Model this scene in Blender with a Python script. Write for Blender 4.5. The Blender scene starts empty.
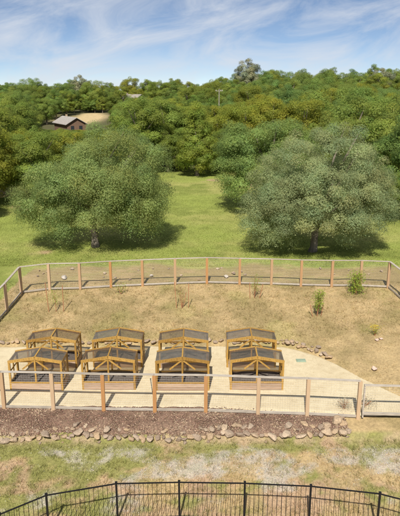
import bpy, bmesh, math, random
import numpy as np
from mathutils import Vector, Matrix
random.seed(7); rng = np.random.default_rng(11)
R = math.radians
scene = bpy.context.scene
col = scene.collection

# ------------------------------------------------------------------ camera
cam_d = bpy.data.cameras.new('camera'); cam = bpy.data.objects.new('camera', cam_d); col.objects.link(cam)
cam.location = (0, 0, 12.8); cam.rotation_euler = (R(90 - 15.7), 0, 0)
cam_d.sensor_fit = 'HORIZONTAL'; cam_d.sensor_width = 36; cam_d.lens = 54
cam_d.clip_start = .5; cam_d.clip_end = 6000
scene.camera = cam

# ------------------------------------------------------------------ sky and sun
SUN_EL, SUN_AZ = 47.6, 8.1          # light travels towards +y and a little towards +x
w = bpy.data.worlds.new('World'); scene.world = w; w.use_nodes = True
nt = w.node_tree; N = nt.nodes; L = nt.links
bg = N['Background']
sky = N.new('ShaderNodeTexSky'); sky.sky_type = 'NISHITA'; sky.sun_disc = False
sky.sun_elevation = R(SUN_EL); sky.sun_rotation = R(180 + SUN_AZ)
sky.altitude = 2500; sky.air_density = 0.6; sky.dust_density = 0.0; sky.ozone_density = 3.0
tc = N.new('ShaderNodeTexCoord')
mr_ = N.new('ShaderNodeMapping'); mr_.inputs['Rotation'].default_value = (0, R(13), 0)
mp = N.new('ShaderNodeMapping'); mp.inputs['Scale'].default_value = (4.2, 1.8, 14); mp.inputs['Location'].default_value = (.35, 0, .2)
L.new(tc.outputs['Generated'], mr_.inputs['Vector']); L.new(mr_.outputs['Vector'], mp.inputs['Vector'])
n1 = N.new('ShaderNodeTexNoise'); n1.inputs['Scale'].default_value = 1.15; n1.inputs['Detail'].default_value = 9
n1.inputs['Roughness'].default_value = .62; n1.inputs['Distortion'].default_value = .8
L.new(mp.outputs['Vector'], n1.inputs['Vector'])
cr = N.new('ShaderNodeValToRGB'); cr.color_ramp.elements[0].position = .38; cr.color_ramp.elements[1].position = .68
cr.color_ramp.elements[0].color = (0, 0, 0, 1); cr.color_ramp.elements[1].color = (.85, .85, .85, 1)
L.new(n1.outputs['Fac'], cr.inputs['Fac'])
tint = N.new('ShaderNodeMixRGB'); tint.blend_type = 'MULTIPLY'; tint.inputs['Fac'].default_value = 1
tint.inputs['Color2'].default_value = (.57, .52, .475, 1)
L.new(sky.outputs['Color'], tint.inputs['Color1'])
mx = N.new('ShaderNodeMixRGB'); mx.inputs['Color2'].default_value = (3.7, 3.9, 4.25, 1)
L.new(cr.outputs['Color'], mx.inputs['Fac']); L.new(tint.outputs['Color'], mx.inputs['Color1'])
L.new(mx.outputs['Color'], bg.inputs['Color']); bg.inputs['Strength'].default_value = .125

sd = bpy.data.lights.new('sun', 'SUN'); sd.energy = 3.9; sd.angle = R(.55); sd.color = (1, .955, .88)
so = bpy.data.objects.new('sun', sd); col.objects.link(so)
ld = Vector((math.cos(R(SUN_EL)) * math.sin(R(SUN_AZ)), math.cos(R(SUN_EL)) * math.cos(R(SUN_AZ)), -math.sin(R(SUN_EL))))
so.rotation_euler = ld.to_track_quat('-Z', 'Y').to_euler(); so.location = (-10, -30, 50)
vs = scene.view_settings; vs.view_transform = 'Standard'; vs.look = 'None'; vs.exposure = .62; vs.gamma = 1
vs.use_curve_mapping = False
scene.cycles.transparent_max_bounces = 16; scene.cycles.max_bounces = 12; scene.cycles.diffuse_bounces = 8; scene.cycles.transmission_bounces = 12

# ------------------------------------------------------------------ helpers
def tag(o, label=None, cat=None, group=None, kind=None):
    if label: o['label'] = label
    if cat: o['category'] = cat
    if group: o['group'] = group
    if kind: o['kind'] = kind
    return o
def link(name, me, parent=None, loc=None, rot=None, scale=None):
    o = bpy.data.objects.new(name, me); col.objects.link(o)
    if parent: o.parent = parent
    if loc is not None: o.location = loc
    if rot is not None: o.rotation_euler = rot
    if scale is not None: o.scale = scale
    return o
def thing(name, label, cat, loc=(0, 0, 0), rz=0, group=None):
    o = link(name, None, None, loc, (0, 0, rz)); o.empty_display_size = .2
    return tag(o, label, cat, group)
def copy_tree(o, parent=None):
    c = o.copy(); col.objects.link(c); c.parent = parent
    for ch in o.children: copy_tree(ch, c)
    return c
def npmesh(name, V, Fc, mat, colr=None, smooth=False, nrm=None):
    """V (n,3), Fc (m,k) equal-size faces, colr (n,3) optional point colour"""
    me = bpy.data.meshes.new(name); V = np.asarray(V, np.float32); Fc = np.asarray(Fc, np.int32)
    m, k = Fc.shape
    me.vertices.add(len(V)); me.vertices.foreach_set('co', V.ravel())
    me.loops.add(m * k); me.loops.foreach_set('vertex_index', Fc.ravel())
    me.polygons.add(m); me.polygons.foreach_set('loop_start', np.arange(0, m * k, k, dtype=np.int32))
    if smooth: me.polygons.foreach_set('use_smooth', np.ones(m, bool))
    if colr is not None:
        a = me.attributes.new('Col', 'FLOAT_COLOR', 'POINT')
        c4 = np.ones((len(V), 4), np.float32); c4[:, :3] = colr; a.data.foreach_set('color', c4.ravel())
    me.update(calc_edges=True); me.materials.append(mat)
    if nrm is not None:
        me.polygons.foreach_set('use_smooth', np.ones(m, bool))
        me.attributes.new('custom_normal', 'FLOAT_VECTOR', 'POINT').data.foreach_set('vector', np.asarray(nrm, np.float32).ravel())
    return me
class MB:
    def __init__(s): s.v = []; s.f = []
    def add(s, vs, fs):
        b = len(s.v); s.v += [tuple(v) for v in vs]; s.f += [tuple(i + b for i in f) for f in fs]; return s
    def box(s, c, d):
        x, y, z = c; a, b, h = d[0] / 2, d[1] / 2, d[2] / 2
        return s.add([(x + i * a, y + j * b, z + k * h) for i in (-1, 1) for j in (-1, 1) for k in (-1, 1)],
              [(0, 1, 3, 2), (4, 6, 7, 5), (0, 4, 5, 1), (2, 3, 7, 6), (0, 2, 6, 4), (1, 5, 7, 3)])
    def beam(s, p, q, wd, ht, up=(0, 0, 1)):
        p, q = Vector(p), Vector(q); d = (q - p).normalized(); r = d.cross(Vector(up))
        if r.length < 1e-4: r = d.cross(Vector((0, 1, 0)))
        r.normalize(); u = r.cross(d)
        vs = [e + r * i * wd / 2 + u * j * ht / 2 for e in (p, q) for i in (-1, 1) for j in (-1, 1)]
        return s.add(vs, [(0, 1, 3, 2), (4, 6, 7, 5), (0, 4, 5, 1), (2, 3, 7, 6), (0, 2, 6, 4), (1, 5, 7, 3)])
    def tube(s, pts, rads, n=7, cap=True):
        pts = [Vector(p) for p in pts]; rings = []; b = len(s.v); ref = Vector((.31, .87, .37))
        for i, p in enumerate(pts):
            d = (pts[min(i + 1, len(pts) - 1)] - pts[max(i - 1, 0)]).normalized()
            a = d.cross(ref).normalized(); c = d.cross(a)
            for k in range(n):
                t = 2 * math.pi * k / n; s.v.append(tuple(p + (a * math.cos(t) + c * math.sin(t)) * rads[i]))
        for i in range(len(pts) - 1):
            for k in range(n):
                s.f.append((b + i * n + k, b + i * n + (k + 1) % n, b + (i + 1) * n + (k + 1) % n, b + (i + 1) * n + k))
        if cap:
            s.f.append(tuple(b + k for k in range(n))[::-1]); s.f.append(tuple(b + (len(pts) - 1) * n + k for k in range(n)))
        return s
    def mesh(s, name, mat, smooth=False, bevel=0):
        me = bpy.data.meshes.new(name); me.from_pydata(s.v, [], s.f)
        bm = bmesh.new(); bm.from_mesh(me); bmesh.ops.recalc_face_normals(bm, faces=bm.faces)
        if bevel: bmesh.ops.bevel(bm, geom=bm.edges[:], offset=bevel, segments=1, affect='EDGES')
        bm.to_mesh(me); bm.free()
        if smooth: me.polygons.foreach_set('use_smooth', np.ones(len(me.polygons), bool))
        me.materials.append(mat); return me
    def build(s, name, mat, parent=None, **k):
        return link(name, s.mesh(name, mat, **k), parent)

# value noise, used for the ground's patches and for irregular edges
_T = np.random.default_rng(3).random((256, 256))
def vnoise(x, y):
    xi = np.floor(x).astype(int); yi = np.floor(y).astype(int); fx = x - xi; fy = y - yi
    fx = fx * fx * (3 - 2 * fx); fy = fy * fy * (3 - 2 * fy)
    g = lambda a, b: _T[a & 255, b & 255]
    return (g(xi, yi) * (1 - fx) + g(xi + 1, yi) * fx) * (1 - fy) + (g(xi, yi + 1) * (1 - fx) + g(xi + 1, yi + 1) * fx) * fy
def fbm(x, y, s, o=4, off=0.):
    x = np.asarray(x, float) * s + off; y = np.asarray(y, float) * s + off * 1.7; r = 0; a = .5; t = 0
    for _ in range(o):
        r = r + a * vnoise(x, y); t += a; a *= .55; x = x * 2.03 + 17.3; y = y * 2.03 + 5.1
    return r / t
def sstep(a, b, x):
    t = np.clip((np.asarray(x, float) - a) / (b - a), 0, 1); return t * t * (3 - 2 * t)

# ------------------------------------------------------------------ materials
def newmat(name):
    m = bpy.data.materials.new(name); m.use_nodes = True
    return m, m.node_tree.nodes, m.node_tree.links, m.node_tree.nodes['Principled BSDF']
def noise(n, l, scale, detail=5, rough=.6, coord='Object', stretch=None):
    t = n.new('ShaderNodeTexCoord'); x = n.new('ShaderNodeTexNoise')
    x.inputs['Scale'].default_value = scale; x.inputs['Detail'].default_value = detail; x.inputs['Roughness'].default_value = rough
    if stretch:
        m = n.new('ShaderNodeMapping'); m.inputs['Scale'].default_value = stretch
        l.new(t.outputs[coord], m.inputs['Vector']); l.new(m.outputs['Vector'], x.inputs['Vector'])
    else: l.new(t.outputs[coord], x.inputs['Vector'])
    return x
def ramp(n, l, src, stops):
    r = n.new('ShaderNodeValToRGB'); e = r.color_ramp.elements
    while len(e) < len(stops): e.new(.5)
    for k, (p, c) in enumerate(stops): e[k].position = p; e[k].color = (*c, 1) if len(c) == 3 else c
    l.new(src, r.inputs['Fac']); return r
def mul(n, l, a, b, f=1, mode='MULTIPLY'):
    m = n.new('ShaderNodeMixRGB'); m.blend_type = mode; m.inputs['Fac'].default_value = f
    l.new(a, m.inputs['Color1']); l.new(b, m.inputs['Color2']); return m.outputs['Color']
def bump(n, l, src, bsdf, strength, dist):
    b = n.new('ShaderNodeBump'); b.inputs['Strength'].default_value = strength; b.inputs['Distance'].default_value = dist
    l.new(src, b.inputs['Height']); l.new(b.outputs['Normal'], bsdf.inputs['Normal'])
def simple(name, c, rough=.7, var=.25, scale=6, stretch=None, objvar=None, bmp=.2, metal=0):
    m, n, l, p = newmat(name)
    x = noise(n, l, scale, stretch=stretch)
    c = np.array(c); r = ramp(n, l, x.outputs['Fac'], [(.3, tuple(c * (1 - var))), (.7, tuple(np.minimum(c * (1 + var), .95)))])
    out = r.outputs['Color']
    if objvar:
        oi = n.new('ShaderNodeObjectInfo'); rr = ramp(n, l, oi.outputs['Random'], objvar); out = mul(n, l, out, rr.outputs['Color'])
    l.new(out, p.inputs['Base Color']); p.inputs['Roughness'].default_value = rough; p.inputs['Metallic'].default_value = metal
    p.inputs['Specular IOR Level'].default_value = .25
    if bmp: bump(n, l, x.outputs['Fac'], p, bmp, .02)
    return m
def attrmat(name, rough=.9, detail=None, transl=0.):
    m, n, l, p = newmat(name)
    a = n.new('ShaderNodeAttribute'); a.attribute_name = 'Col'; out = a.outputs['Color']
    if detail:
        for sc, lo, hi, st in detail:
            x = noise(n, l, sc, 6, .65, stretch=st); r = ramp(n, l, x.outputs['Fac'], [(.3, (lo,) * 3), (.7, (hi,) * 3)]); out = mul(n, l, out, r.outputs['Color'])
        bump(n, l, x.outputs['Fac'], p, .5, .04)
    l.new(out, p.inputs['Base Color']); p.inputs['Roughness'].default_value = rough; p.inputs['Specular IOR Level'].default_value = .12
    if transl:
        t = n.new('ShaderNodeBsdfTranslucent'); l.new(out, t.inputs['Color'])
        mxs = n.new('ShaderNodeMixShader'); mxs.inputs['Fac'].default_value = transl
        l.new(p.outputs['BSDF'], mxs.inputs[1]); l.new(t.outputs['BSDF'], mxs.inputs[2])
        l.new(mxs.outputs['Shader'], n['Material Output'].inputs['Surface'])
    return m
def leafmat(name, base, objvar=None, transl=.3, gaps=.32):
    m, n, l, p = newmat(name)
    a = n.new('ShaderNodeAttribute'); a.attribute_name = 'Col'
    b = n.new('ShaderNodeRGB'); b.outputs[0].default_value = (*base, 1)
    out = mul(n, l, a.outputs['Color'], b.outputs[0])
    if objvar:
        oi = n.new('ShaderNodeObjectInfo'); rr = ramp(n, l, oi.outputs['Random'], objvar); out = mul(n, l, out, rr.outputs['Color'])
    l.new(out, p.inputs['Base Color']); p.inputs['Roughness'].default_value = .55; p.inputs['Specular IOR Level'].default_value = .25
    t = n.new('ShaderNodeBsdfTranslucent'); l.new(out, t.inputs['Color'])
    mxs = n.new('ShaderNodeMixShader'); mxs.inputs['Fac'].default_value = transl
    l.new(p.outputs['BSDF'], mxs.inputs[1]); l.new(t.outputs['BSDF'], mxs.inputs[2])
    tr = n.new('ShaderNodeBsdfTransparent'); m2 = n.new('ShaderNodeMixShader'); m2.inputs['Fac'].default_value = gaps
    l.new(mxs.outputs['Shader'], m2.inputs[1]); l.new(tr.outputs['BSDF'], m2.inputs[2])
    l.new(m2.outputs['Shader'], n['Material Output'].inputs['Surface'])
    return m
M = {}
M['ground'] = attrmat('ground_earth', .95, [(.9, .86, 1.12, None), (9, .72, 1.25, None), (55, .75, 1.22, None)])
M['grass'] = attrmat('grass_blades', .7, None, .3)
M['bark'] = simple('oak_bark', (.20, .165, .13), .95, .4, 5, (1, 1, .25), bmp=.6)
M['wood'] = simple('fence_post_cedar', (.41, .285, .175), .75, .26, 7, (6, 6, .5),
                   [(0, (1.0, .7, .4)), (.3, (1, .9, .78)), (.6, (1.1, 1.08, 1.05)), (1, (1.22, 1.24, 1.25))])
M['rail'] = simple('weathered_rail', (.38, .34, .29), .8, .25, 6, (.5, 4, 4), [(0, (.9, .86, .8)), (1, (1.1, 1.08, 1.05))])
M['wire'] = simple('galvanised_wire', (.42, .42, .41), .5, .1, 4, metal=.3, bmp=0)
M['stain'] = simple('golden_stained_cedar', (.39, .235, .06), .6, .32, 6, (4, 4, .7), [(0, (.72, .66, .6)), (.5, (1, .96, .9)), (1, (1.08, 1.06, 1.1))])
M['board'] = simple('bed_board', (.40, .29, .20), .85, .22, 5, (.5, 5, 5), [(0, (.8, .75, .72)), (1, (1.12, 1.1, 1.1))])
M['soil'] = simple('potting_soil', (.105, .085, .07), 1, .5, 14, bmp=1)
M['stone'] = simple('field_stone', (.345, .27, .195), .9, .3, 7, None, [(0, (.75, .7, .68)), (.4, (1, .98, .98)), (.75, (1.12, 1.0, .82)), (1, (1.25, 1.24, 1.22))], bmp=.9)
M['palestone'] = simple('pale_stone', (.42, .37, .31), .9, .12, 4, bmp=.4)
M['pinkstone'] = simple('pinkish_stone', (.52, .38, .30), .9, .12, 4, bmp=.4)
M['iron'] = simple('black_iron', (.012, .012, .013), .4, .1, 5, bmp=0)
M['green_lid'] = simple('green_plastic', (.27, .34, .25), .5, .1, 4, bmp=0)
M['stake'] = simple('plant_stake', (.34, .16, .08), .8, .2, 6, (4, 4, .5), bmp=0)
M['roof'] = simple('shingle_roof', (.33, .30, .27), .9, .25, 3, bmp=.3)
M['wall'] = simple('board_wall', (.17, .105, .07), .9, .2, 3, (4, 4, .3), bmp=.2)
M['white'] = simple('pale_paint', (.7, .66, .58), .7, .08, 3, bmp=0)
M['dark'] = simple('dark_glass', (.03, .035, .04), .2, .1, 3, bmp=0)
M['pole'] = simple('utility_pole_timber', (.28, .25, .21), .9, .15, 3, bmp=0)
def glass():
    m, n, l, p = newmat('polycarbonate_glazing')
    x = noise(n, l, 3.5, 4, stretch=(1, 1, 1)); r = ramp(n, l, x.outputs['Fac'], [(.3, (.18, .17, .15)), (.75, (.32, .30, .265))])
    l.new(r.outputs['Color'], p.inputs['Base Color']); p.inputs['Roughness'].default_value = .22; p.inputs['Specular IOR Level'].default_value = .5
    t = n.new('ShaderNodeBsdfTransparent'); t.inputs['Color'].default_value = (.78, .73, .64, 1)
    mxs = n.new('ShaderNodeMixShader'); oi = n.new('ShaderNodeObjectInfo')
    mr = n.new('ShaderNodeMapRange'); mr.inputs['To Min'].default_value = .14; mr.inputs['To Max'].default_value = .42
    l.new(oi.outputs['Random'], mr.inputs['Value']); l.new(mr.outputs['Result'], mxs.inputs['Fac'])
    l.new(t.outputs['BSDF'], mxs.inputs[1]); l.new(p.outputs['BSDF'], mxs.inputs[2])
    l.new(mxs.outputs['Shader'], n['Material Output'].inputs['Surface']); return m
M['glass'] = glass()
def sandmat():
    m, n, l, p = newmat('decomposed_granite')
    a = noise(n, l, .55, 4); b = noise(n, l, 30, 6, .7); c = noise(n, l, 3.2, 5)
    r = ramp(n, l, a.outputs['Fac'], [(.3, (.555, .46, .295)), (.7, (.62, .53, .355))])
    r2 = ramp(n, l, b.outputs['Fac'], [(.3, (.84,) * 3), (.7, (1.1,) * 3)]); r3 = ramp(n, l, c.outputs['Fac'], [(.3, (.90, .88, .86)), (.6, (1.04,) * 3)])
    l.new(mul(n, l, mul(n, l, r.outputs['Color'], r2.outputs['Color']), r3.outputs['Color']), p.inputs['Base Color'])
    p.inputs['Roughness'].default_value = .95; p.inputs['Specular IOR Level'].default_value = .1; bump(n, l, b.outputs['Fac'], p, .35, .02); return m
M['sand'] = sandmat()

# ------------------------------------------------------------------ terrain
PY = [-60, 12, 17, 20.5, 20.75, 21.1, 22.35, 28.6, 28.95, 36.3, 41, 90, 140, 170, 190, 215, 245, 300, 600, 3000]
PZ = [-1.0, -.68, -.65, -.46, -.42, -.2, -.03, -.03, .14, .87, .95, 1.2, 1.3, 1.6, 2.9, 4.9, 5.8, 5.0, 2, 0]
HY = [0, 85, 110, 150, 200, 240, 300, 700, 3000]
HZ = [0, 0, .8, 2.6, 3.6, 3.8, 3.6, 2, 0]
def zt(x, y):
    x = np.asarray(x, float); y = np.asarray(y, float)
    # the terrace stops on the right and the slope runs down to its edge
    yb = np.interp(x, [-60, 4, 5.1, 6, 6.6, 7.4, 8.7, 9.5, 60], [0, 0, .6, 1.3, 2.1, 3.6, 5.4, 6.3, 6.3])
    yy = np.where((y > 21.9) & (y < 36.3), 36.3 - (36.3 - y) * (1 + 0 * yb), y)
    f = np.interp(yy, PY, PZ)
    lo = 28.6 - yb
    slope = np.interp(yy, [0, 1], [0, 1])
    f2 = -.03 + (y - lo) / (36.3 - lo) * .9 + .1 * np.clip((y - lo) / .4, 0, 1)
    f2 = np.minimum(f2, .87)
    f = np.where((y > lo) & (y < 36.3) & (y > 22.2) & (x > 4), f2, f)
    hill = np.interp(y, HY, HZ) * sstep(-35, 30, x)
    big = (fbm(x, y, .012, 3, 4.) - .5) * 5 * sstep(150, 260, y)
    small = (fbm(x, y, .5, 3) - .5) * .10 * (1 - sstep(22.2, 22.6, y) * (1 - sstep(28.2 - yb, 29.4 - yb, y)))
    return f + hill + big + small
def terrace_back(x):
    return np.interp(x, [-20, 3.6, 4.5, 5.1, 5.98, 6.56, 7.4, 8.67, 9.5], [28.7, 28.75, 28.6, 28.2, 27.48, 26.7, 25.2, 23.4, 22.2])
def terrace_front(x): return np.interp(x, [-20, -8, 0, 4, 6, 9.5], [22.55, 22.55, 22.42, 22.15, 21.95, 21.8])
# what the ground is covered with: base colour by place
C_STRAW = np.array((.445, .325, .165)); C_STRAW2 = np.array((.325, .245, .115)); C_GREEN = np.array((.235, .24, .068)); C_LAWN = np.array((.265, .305, .07))
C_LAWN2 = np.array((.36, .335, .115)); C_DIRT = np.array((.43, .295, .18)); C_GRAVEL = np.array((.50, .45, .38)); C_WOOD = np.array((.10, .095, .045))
def mixc(a, b, t): t = np.asarray(t)[..., None]; return a * (1 - t) + b * t
def ground_col(x, y):
    x = np.asarray(x, float); y = np.asarray(y, float)
    c = mixc(C_STRAW, C_STRAW2, sstep(.35, .7, fbm(x, y, .9, 4, 2.)))
    # foreground: green grass, straw and grey gravel
    fg = mixc(C_DIRT * 1.02, C_STRAW, sstep(.35, .6, fbm(x, y, 1.1, 4, 9.)))
    g = sstep(.44, .62, (.55 * fbm(x, y * 1.4, .6, 5, 31.) + .45 * fbm(x, y, 2.4, 4, 12.)) + .16 * sstep(19.2, 20.3, y) - .08 * sstep(0, 4, x) + .05 * sstep(0, -5, x) - .05 * sstep(17.6, 16.3, y))
    fg = mixc(fg, C_GREEN, g * .88)
    gr = gravel_mask(x, y); fg = mixc(fg, C_GRAVEL, gr * .62)
    fg = mixc(fg, np.array((.42, .315, .19)), np.exp(-((y - 20.7) / .26) ** 2) * .9 * sstep(.3, .6, fbm(x, y, 1.7, 3, 77.)))
    c = np.where((y < 21)[..., None], fg, c)
    # enclosure: straw with a trace of green
    c = np.where(((y > 28) & (y < 36.4))[..., None], mixc(c, C_GREEN * 1.25, .28 * sstep(.5, .75, fbm(x, y, .45, 4, 55.))), c)
    # bank behind the far fence, then mown grass
    bank = mixc(C_STRAW2 * .95, mixc(C_STRAW * .85, C_GREEN, .35 * sstep(.4, .6, fbm(x, y, 1.3, 4, 19.))), sstep(.4, .6, fbm(x, y, .8, 4, 13.)))
    c = mixc(c, bank, sstep(36.1, 36.5, y))
    e = fbm(x, y, .35, 4, 71.)
    lawn = mixc(C_LAWN, C_LAWN2, np.clip(sstep(.40, .72, fbm(x, y * 1.5, .11, 5, 21.)) * .7 + .35 * sstep(56, 41, y) * sstep(.35, .6, fbm(x, y, .5, 4, 3.)), 0, 1))
    lawn = mixc(lawn, C_LAWN * .78, sstep(.45, .7, fbm(x, y, .45, 5, 44.)) * .9)
    lawn = mixc(lawn, C_DIRT, .9 * sstep(.72, .80, fbm(x, y, .17, 4, 95.)))
    c = mixc(c, lawn, sstep(39.3, 40.6, y + (e - .5) * 3.5 + 12 * sstep(-11.3, -12.6, x) * sstep(28, 33, y)))
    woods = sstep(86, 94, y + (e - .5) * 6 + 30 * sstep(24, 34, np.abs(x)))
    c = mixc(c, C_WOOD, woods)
    clr = np.exp(-(((x + 37) / 6) ** 2 + ((y - 203) / 15) ** 2 + 1.1 * (fbm(x, y, .16, 4, 8.) - .5)) ** 2)
    c = mixc(c, np.array((.50, .385, .21)), np.clip(clr * 1.3, 0, 1))
    return c
def gravel_mask(x, y):
    return (.25 + .75 * sstep(.38, .56, fbm(x, y, 3.2, 3, 5.))) * sstep(.49, .66, fbm(x, y * 1.6, .75, 5, 63.) + .24 * np.exp(-((y - 19.05 - .07 * x) / .6) ** 2) * sstep(-4.5, -1.5, x) - .03) * sstep(16.3, 17.2, y) * (1 - sstep(20.0, 20.5, y))
def geo(a, b, n): return a * (b / a) ** np.linspace(0, 1, n)
xs = np.concatenate([-geo(42, 3000, 26)[::-1], np.arange(-40, -15, 1.), np.arange(-15, 15.01, .14), np.arange(16, 41, 1.), geo(42, 3000, 26)])
ys = np.concatenate([np.arange(-60, 12, 6.), np.arange(12, 42, .14), np.arange(42, 92, .5), np.arange(92, 260, 3.), geo(262, 3000, 24)])
X, Y = np.meshgrid(xs, ys); Z = zt(X, Y)
nx, ny = len(xs), len(ys); idx = np.arange(nx * ny).reshape(ny, nx)
Fq = np.stack([idx[:-1, :-1], idx[:-1, 1:], idx[1:, 1:], idx[1:, :-1]], -1).reshape(-1, 4)
V = np.stack([X, Y, Z], -1).reshape(-1, 3)
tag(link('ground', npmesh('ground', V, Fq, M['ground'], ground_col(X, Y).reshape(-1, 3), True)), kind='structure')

def sheet(name, x0, x1, dx, f0, f1, n, mat, zf, colf=None):
    xx = np.arange(x0, x1, dx); t = np.linspace(0, 1, n)
    a = f0(xx); b = np.maximum(f1(xx), a + .02)
    XX = np.repeat(xx[None], n, 0); YY = a[None] + (b - a)[None] * t[:, None]; ZZ = zf(XX, YY)
    ZZ[0] -= .06; ZZ[-1] -= .06; ZZ[:, 0] -= .06; ZZ[:, -1] -= .06
    i = np.arange(XX.size).reshape(XX.shape)
    Fs = np.stack([i[:-1, :-1], i[:-1, 1:], i[1:, 1:], i[1:, :-1]], -1).reshape(-1, 4)
    me = npmesh(name, np.stack([XX, YY, ZZ], -1).reshape(-1, 3), Fs, mat, None if colf is None else colf(XX, YY).reshape(-1, 3), True)
    return tag(link(name, me), kind='structure')
sheet('sandy_terrace', -15, 9.4, .1, lambda x: terrace_front(x) - .05 + .22 * (fbm(x, x * 0, 1.3, 4) - .5),
      lambda x: terrace_back(x) + .25 * (fbm(x, x * 0 + 9, 1.1, 4) - .5), 46, M['sand'], lambda x, y: zt(x, y) * .0 + .012 + .03 * (fbm(x, y, .4, 3, 6.) - .5))
M['mulch'] = simple('bark_mulch', (.20, .13, .088), 1, .5, 16, bmp=1.0)
sheet('mulch_bed', -15, 6.0, .1, lambda x: 20.86 + .3 * (fbm(x, x * 0 + 3, 1.6, 4) - .5) + .35 * sstep(4.5, 6, x),
      lambda x: terrace_front(x) + .1 + .30 * (fbm(x, x * 0 + 21, 1.3, 4) - .5), 24, M['mulch'], lambda x, y: zt(x, y) + .035 + .09 * (fbm(x, y, 2.6, 3, 8.) - .5))

# ------------------------------------------------------------------ scattered ground cover (uncountable)
def blades(name, x, y, h, wd, colr, lean=.5, z0=-.01):
    n = len(x); z = zt(x, y) + z0; a = rng.uniform(0, 2 * np.pi, n); b = rng.uniform(0, 2 * np.pi, n); ln = rng.uniform(.1, 1, n) * lean * h
    dx, dy = np.cos(a) * wd / 2, np.sin(a) * wd / 2
    V = np.empty((n, 3, 3)); V[:, 0] = np.stack([x - dx, y - dy, z], -1); V[:, 1] = np.stack([x + dx, y + dy, z], -1)
    V[:, 2] = np.stack([x + np.cos(b) * ln, y + np.sin(b) * ln, z + h], -1)
    c = np.repeat(colr[:, None], 3, 1)
    return npmesh(name, V.reshape(-1, 3), np.arange(3 * n).reshape(n, 3), M['grass'], c.reshape(-1, 3))
def vary(c, s=.25): return np.clip(c * rng.uniform(1 - s, 1 + s, (len(c), 1)) * rng.uniform(.93, 1.07, c.shape), 0, 1)
n = 90000; x = rng.uniform(-8.5, 9.5, n); y = rng.uniform(14.6, 20.95, n)
keep = rng.random(n) < (.95 - .6 * gravel_mask(x, y)) * (1 - .7 * np.exp(-((y - 20.8) / .3) ** 2)) * (.25 + .75 * sstep(.35, .6, fbm(x, y, 1.5, 3, 3.)))
x, y = x[keep], y[keep]; c = ground_col(x, y)
tk = rng.integers(0, 2600, len(x)); tx, ty = rng.uniform(-8.5, 9.5, 2600), rng.uniform(14.6, 20.7, 2600); tu = rng.random(len(x)) < .45
x = np.where(tu, tx[tk] + rng.normal(size=len(x)) * .055, x); y = np.where(tu, ty[tk] + rng.normal(size=len(x)) * .055, y); c = ground_col(x, y)
th = rng.uniform(.5, 1.2, 2600)[tk]; c = np.where((tu & (th > .8))[:, None], c * .6 + C_GREEN * .4, c)
tag(link('rough_grass', blades('rough_grass', x, y, np.where(tu, rng.uniform(.05, .20, len(x)) * th, rng.uniform(.03, .10, len(x))), rng.uniform(.012, .028, len(x)), vary(c * 1.05, .35), 1.1)),
    'patchy green and straw coloured grass below the rock border', 'grass', kind='stuff')
n = 120000; x = rng.uniform(-13.5, 14.5, n); y = rng.uniform(23, 36.9, n)
keep = (y > terrace_back(np.clip(x, -20, 9.5)) + .15 + 3 * (x > 9.4) * 0) & ((y > 28.6) | (x > 5)) & (rng.random(n) < .25 + .75 * sstep(.38, .62, fbm(x, y, 1.2, 4, 7.)))
x, y = x[keep], y[keep]; c = ground_col(x, y)
tk = rng.integers(0, 3500, len(x)); tx, ty = rng.uniform(-13, 14, 3500), rng.uniform(28.9, 36.6, 3500); tu = rng.random(len(x)) < .45
x = np.where(tu, tx[tk] + rng.normal(size=len(x)) * .08, x); y = np.where(tu, ty[tk] + rng.normal(size=len(x)) * .08, y); c = ground_col(x, y)
th = rng.uniform(.4, 1.2, 3500)[tk]; c = np.where((tu & (th > .85))[:, None], c * .65 + C_GREEN * .3, c)
tag(link('dry_grass', blades('dry_grass', x, y, np.where(tu, rng.uniform(.05, .22, len(x)) * th, rng.uniform(.03, .10, len(x))), rng.uniform(.012, .03, len(x)), vary(c * 1.08, .35), 1.5)),
    'dry straw coloured grass on the fenced slope behind the raised beds', 'grass', kind='stuff')
n = 150000; y = 40 + 50 * rng.random(n) ** 1.5; x = rng.uniform(-.42, .42, n) * (y + 6)
keep = (rng.random(n) < sstep(39.8, 41, y + (fbm(x, y, .35, 4, 71.) - .5) * 3.5)); x, y = x[keep], y[keep]; c = ground_col(x, y)
tag(link('lawn_grass', blades('lawn_grass', x, y, rng.uniform(.03, .10, len(x)), rng.uniform(.03, .07, len(x)), vary(c * 1.03, .22), .9)),
    'short green grass of the lawn beyond the far fence', 'grass', kind='stuff')
def pebbles(name, x, y, s, mat, z0=0, flat=.6, colr=None):
    n = len(x); base = np.array([(1, 0, 0), (-.5, .87, 0), (-.5, -.87, 0), (.1, .1, 1), (0, 0, -.8)], float)
    fc = np.array([(0, 1, 3), (1, 2, 3), (2, 0, 3), (1, 0, 4), (2, 1, 4), (0, 2, 4)])
    a = rng.uniform(0, 6.283, n); V = base[None] * rng.uniform(.6, 1.35, (n, 5, 3)) * s[:, None, None]; V[:, :, 2] *= flat
    ca, sa = np.cos(a)[:, None], np.sin(a)[:, None]; vx = V[:, :, 0] * ca - V[:, :, 1] * sa; vy = V[:, :, 0] * sa + V[:, :, 1] * ca
    z = zt(x, y) + z0
    W = np.stack([vx + x[:, None], vy + y[:, None], V[:, :, 2] + z[:, None]], -1)
    Fx = (fc[None] + 5 * np.arange(n)[:, None, None]).reshape(-1, 3)
    return npmesh(name, W.reshape(-1, 3), Fx, mat, None if colr is None else np.repeat(colr[:, None], 5, 1).reshape(-1, 3))
M['attr'] = attrmat('loose_bits', .95)
n = 60000; x = rng.uniform(-8, 9, n); y = rng.uniform(16, 20.6, n); keep = rng.random(n) < gravel_mask(x, y) * .8 + .012; x, y = x[keep], y[keep]
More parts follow.
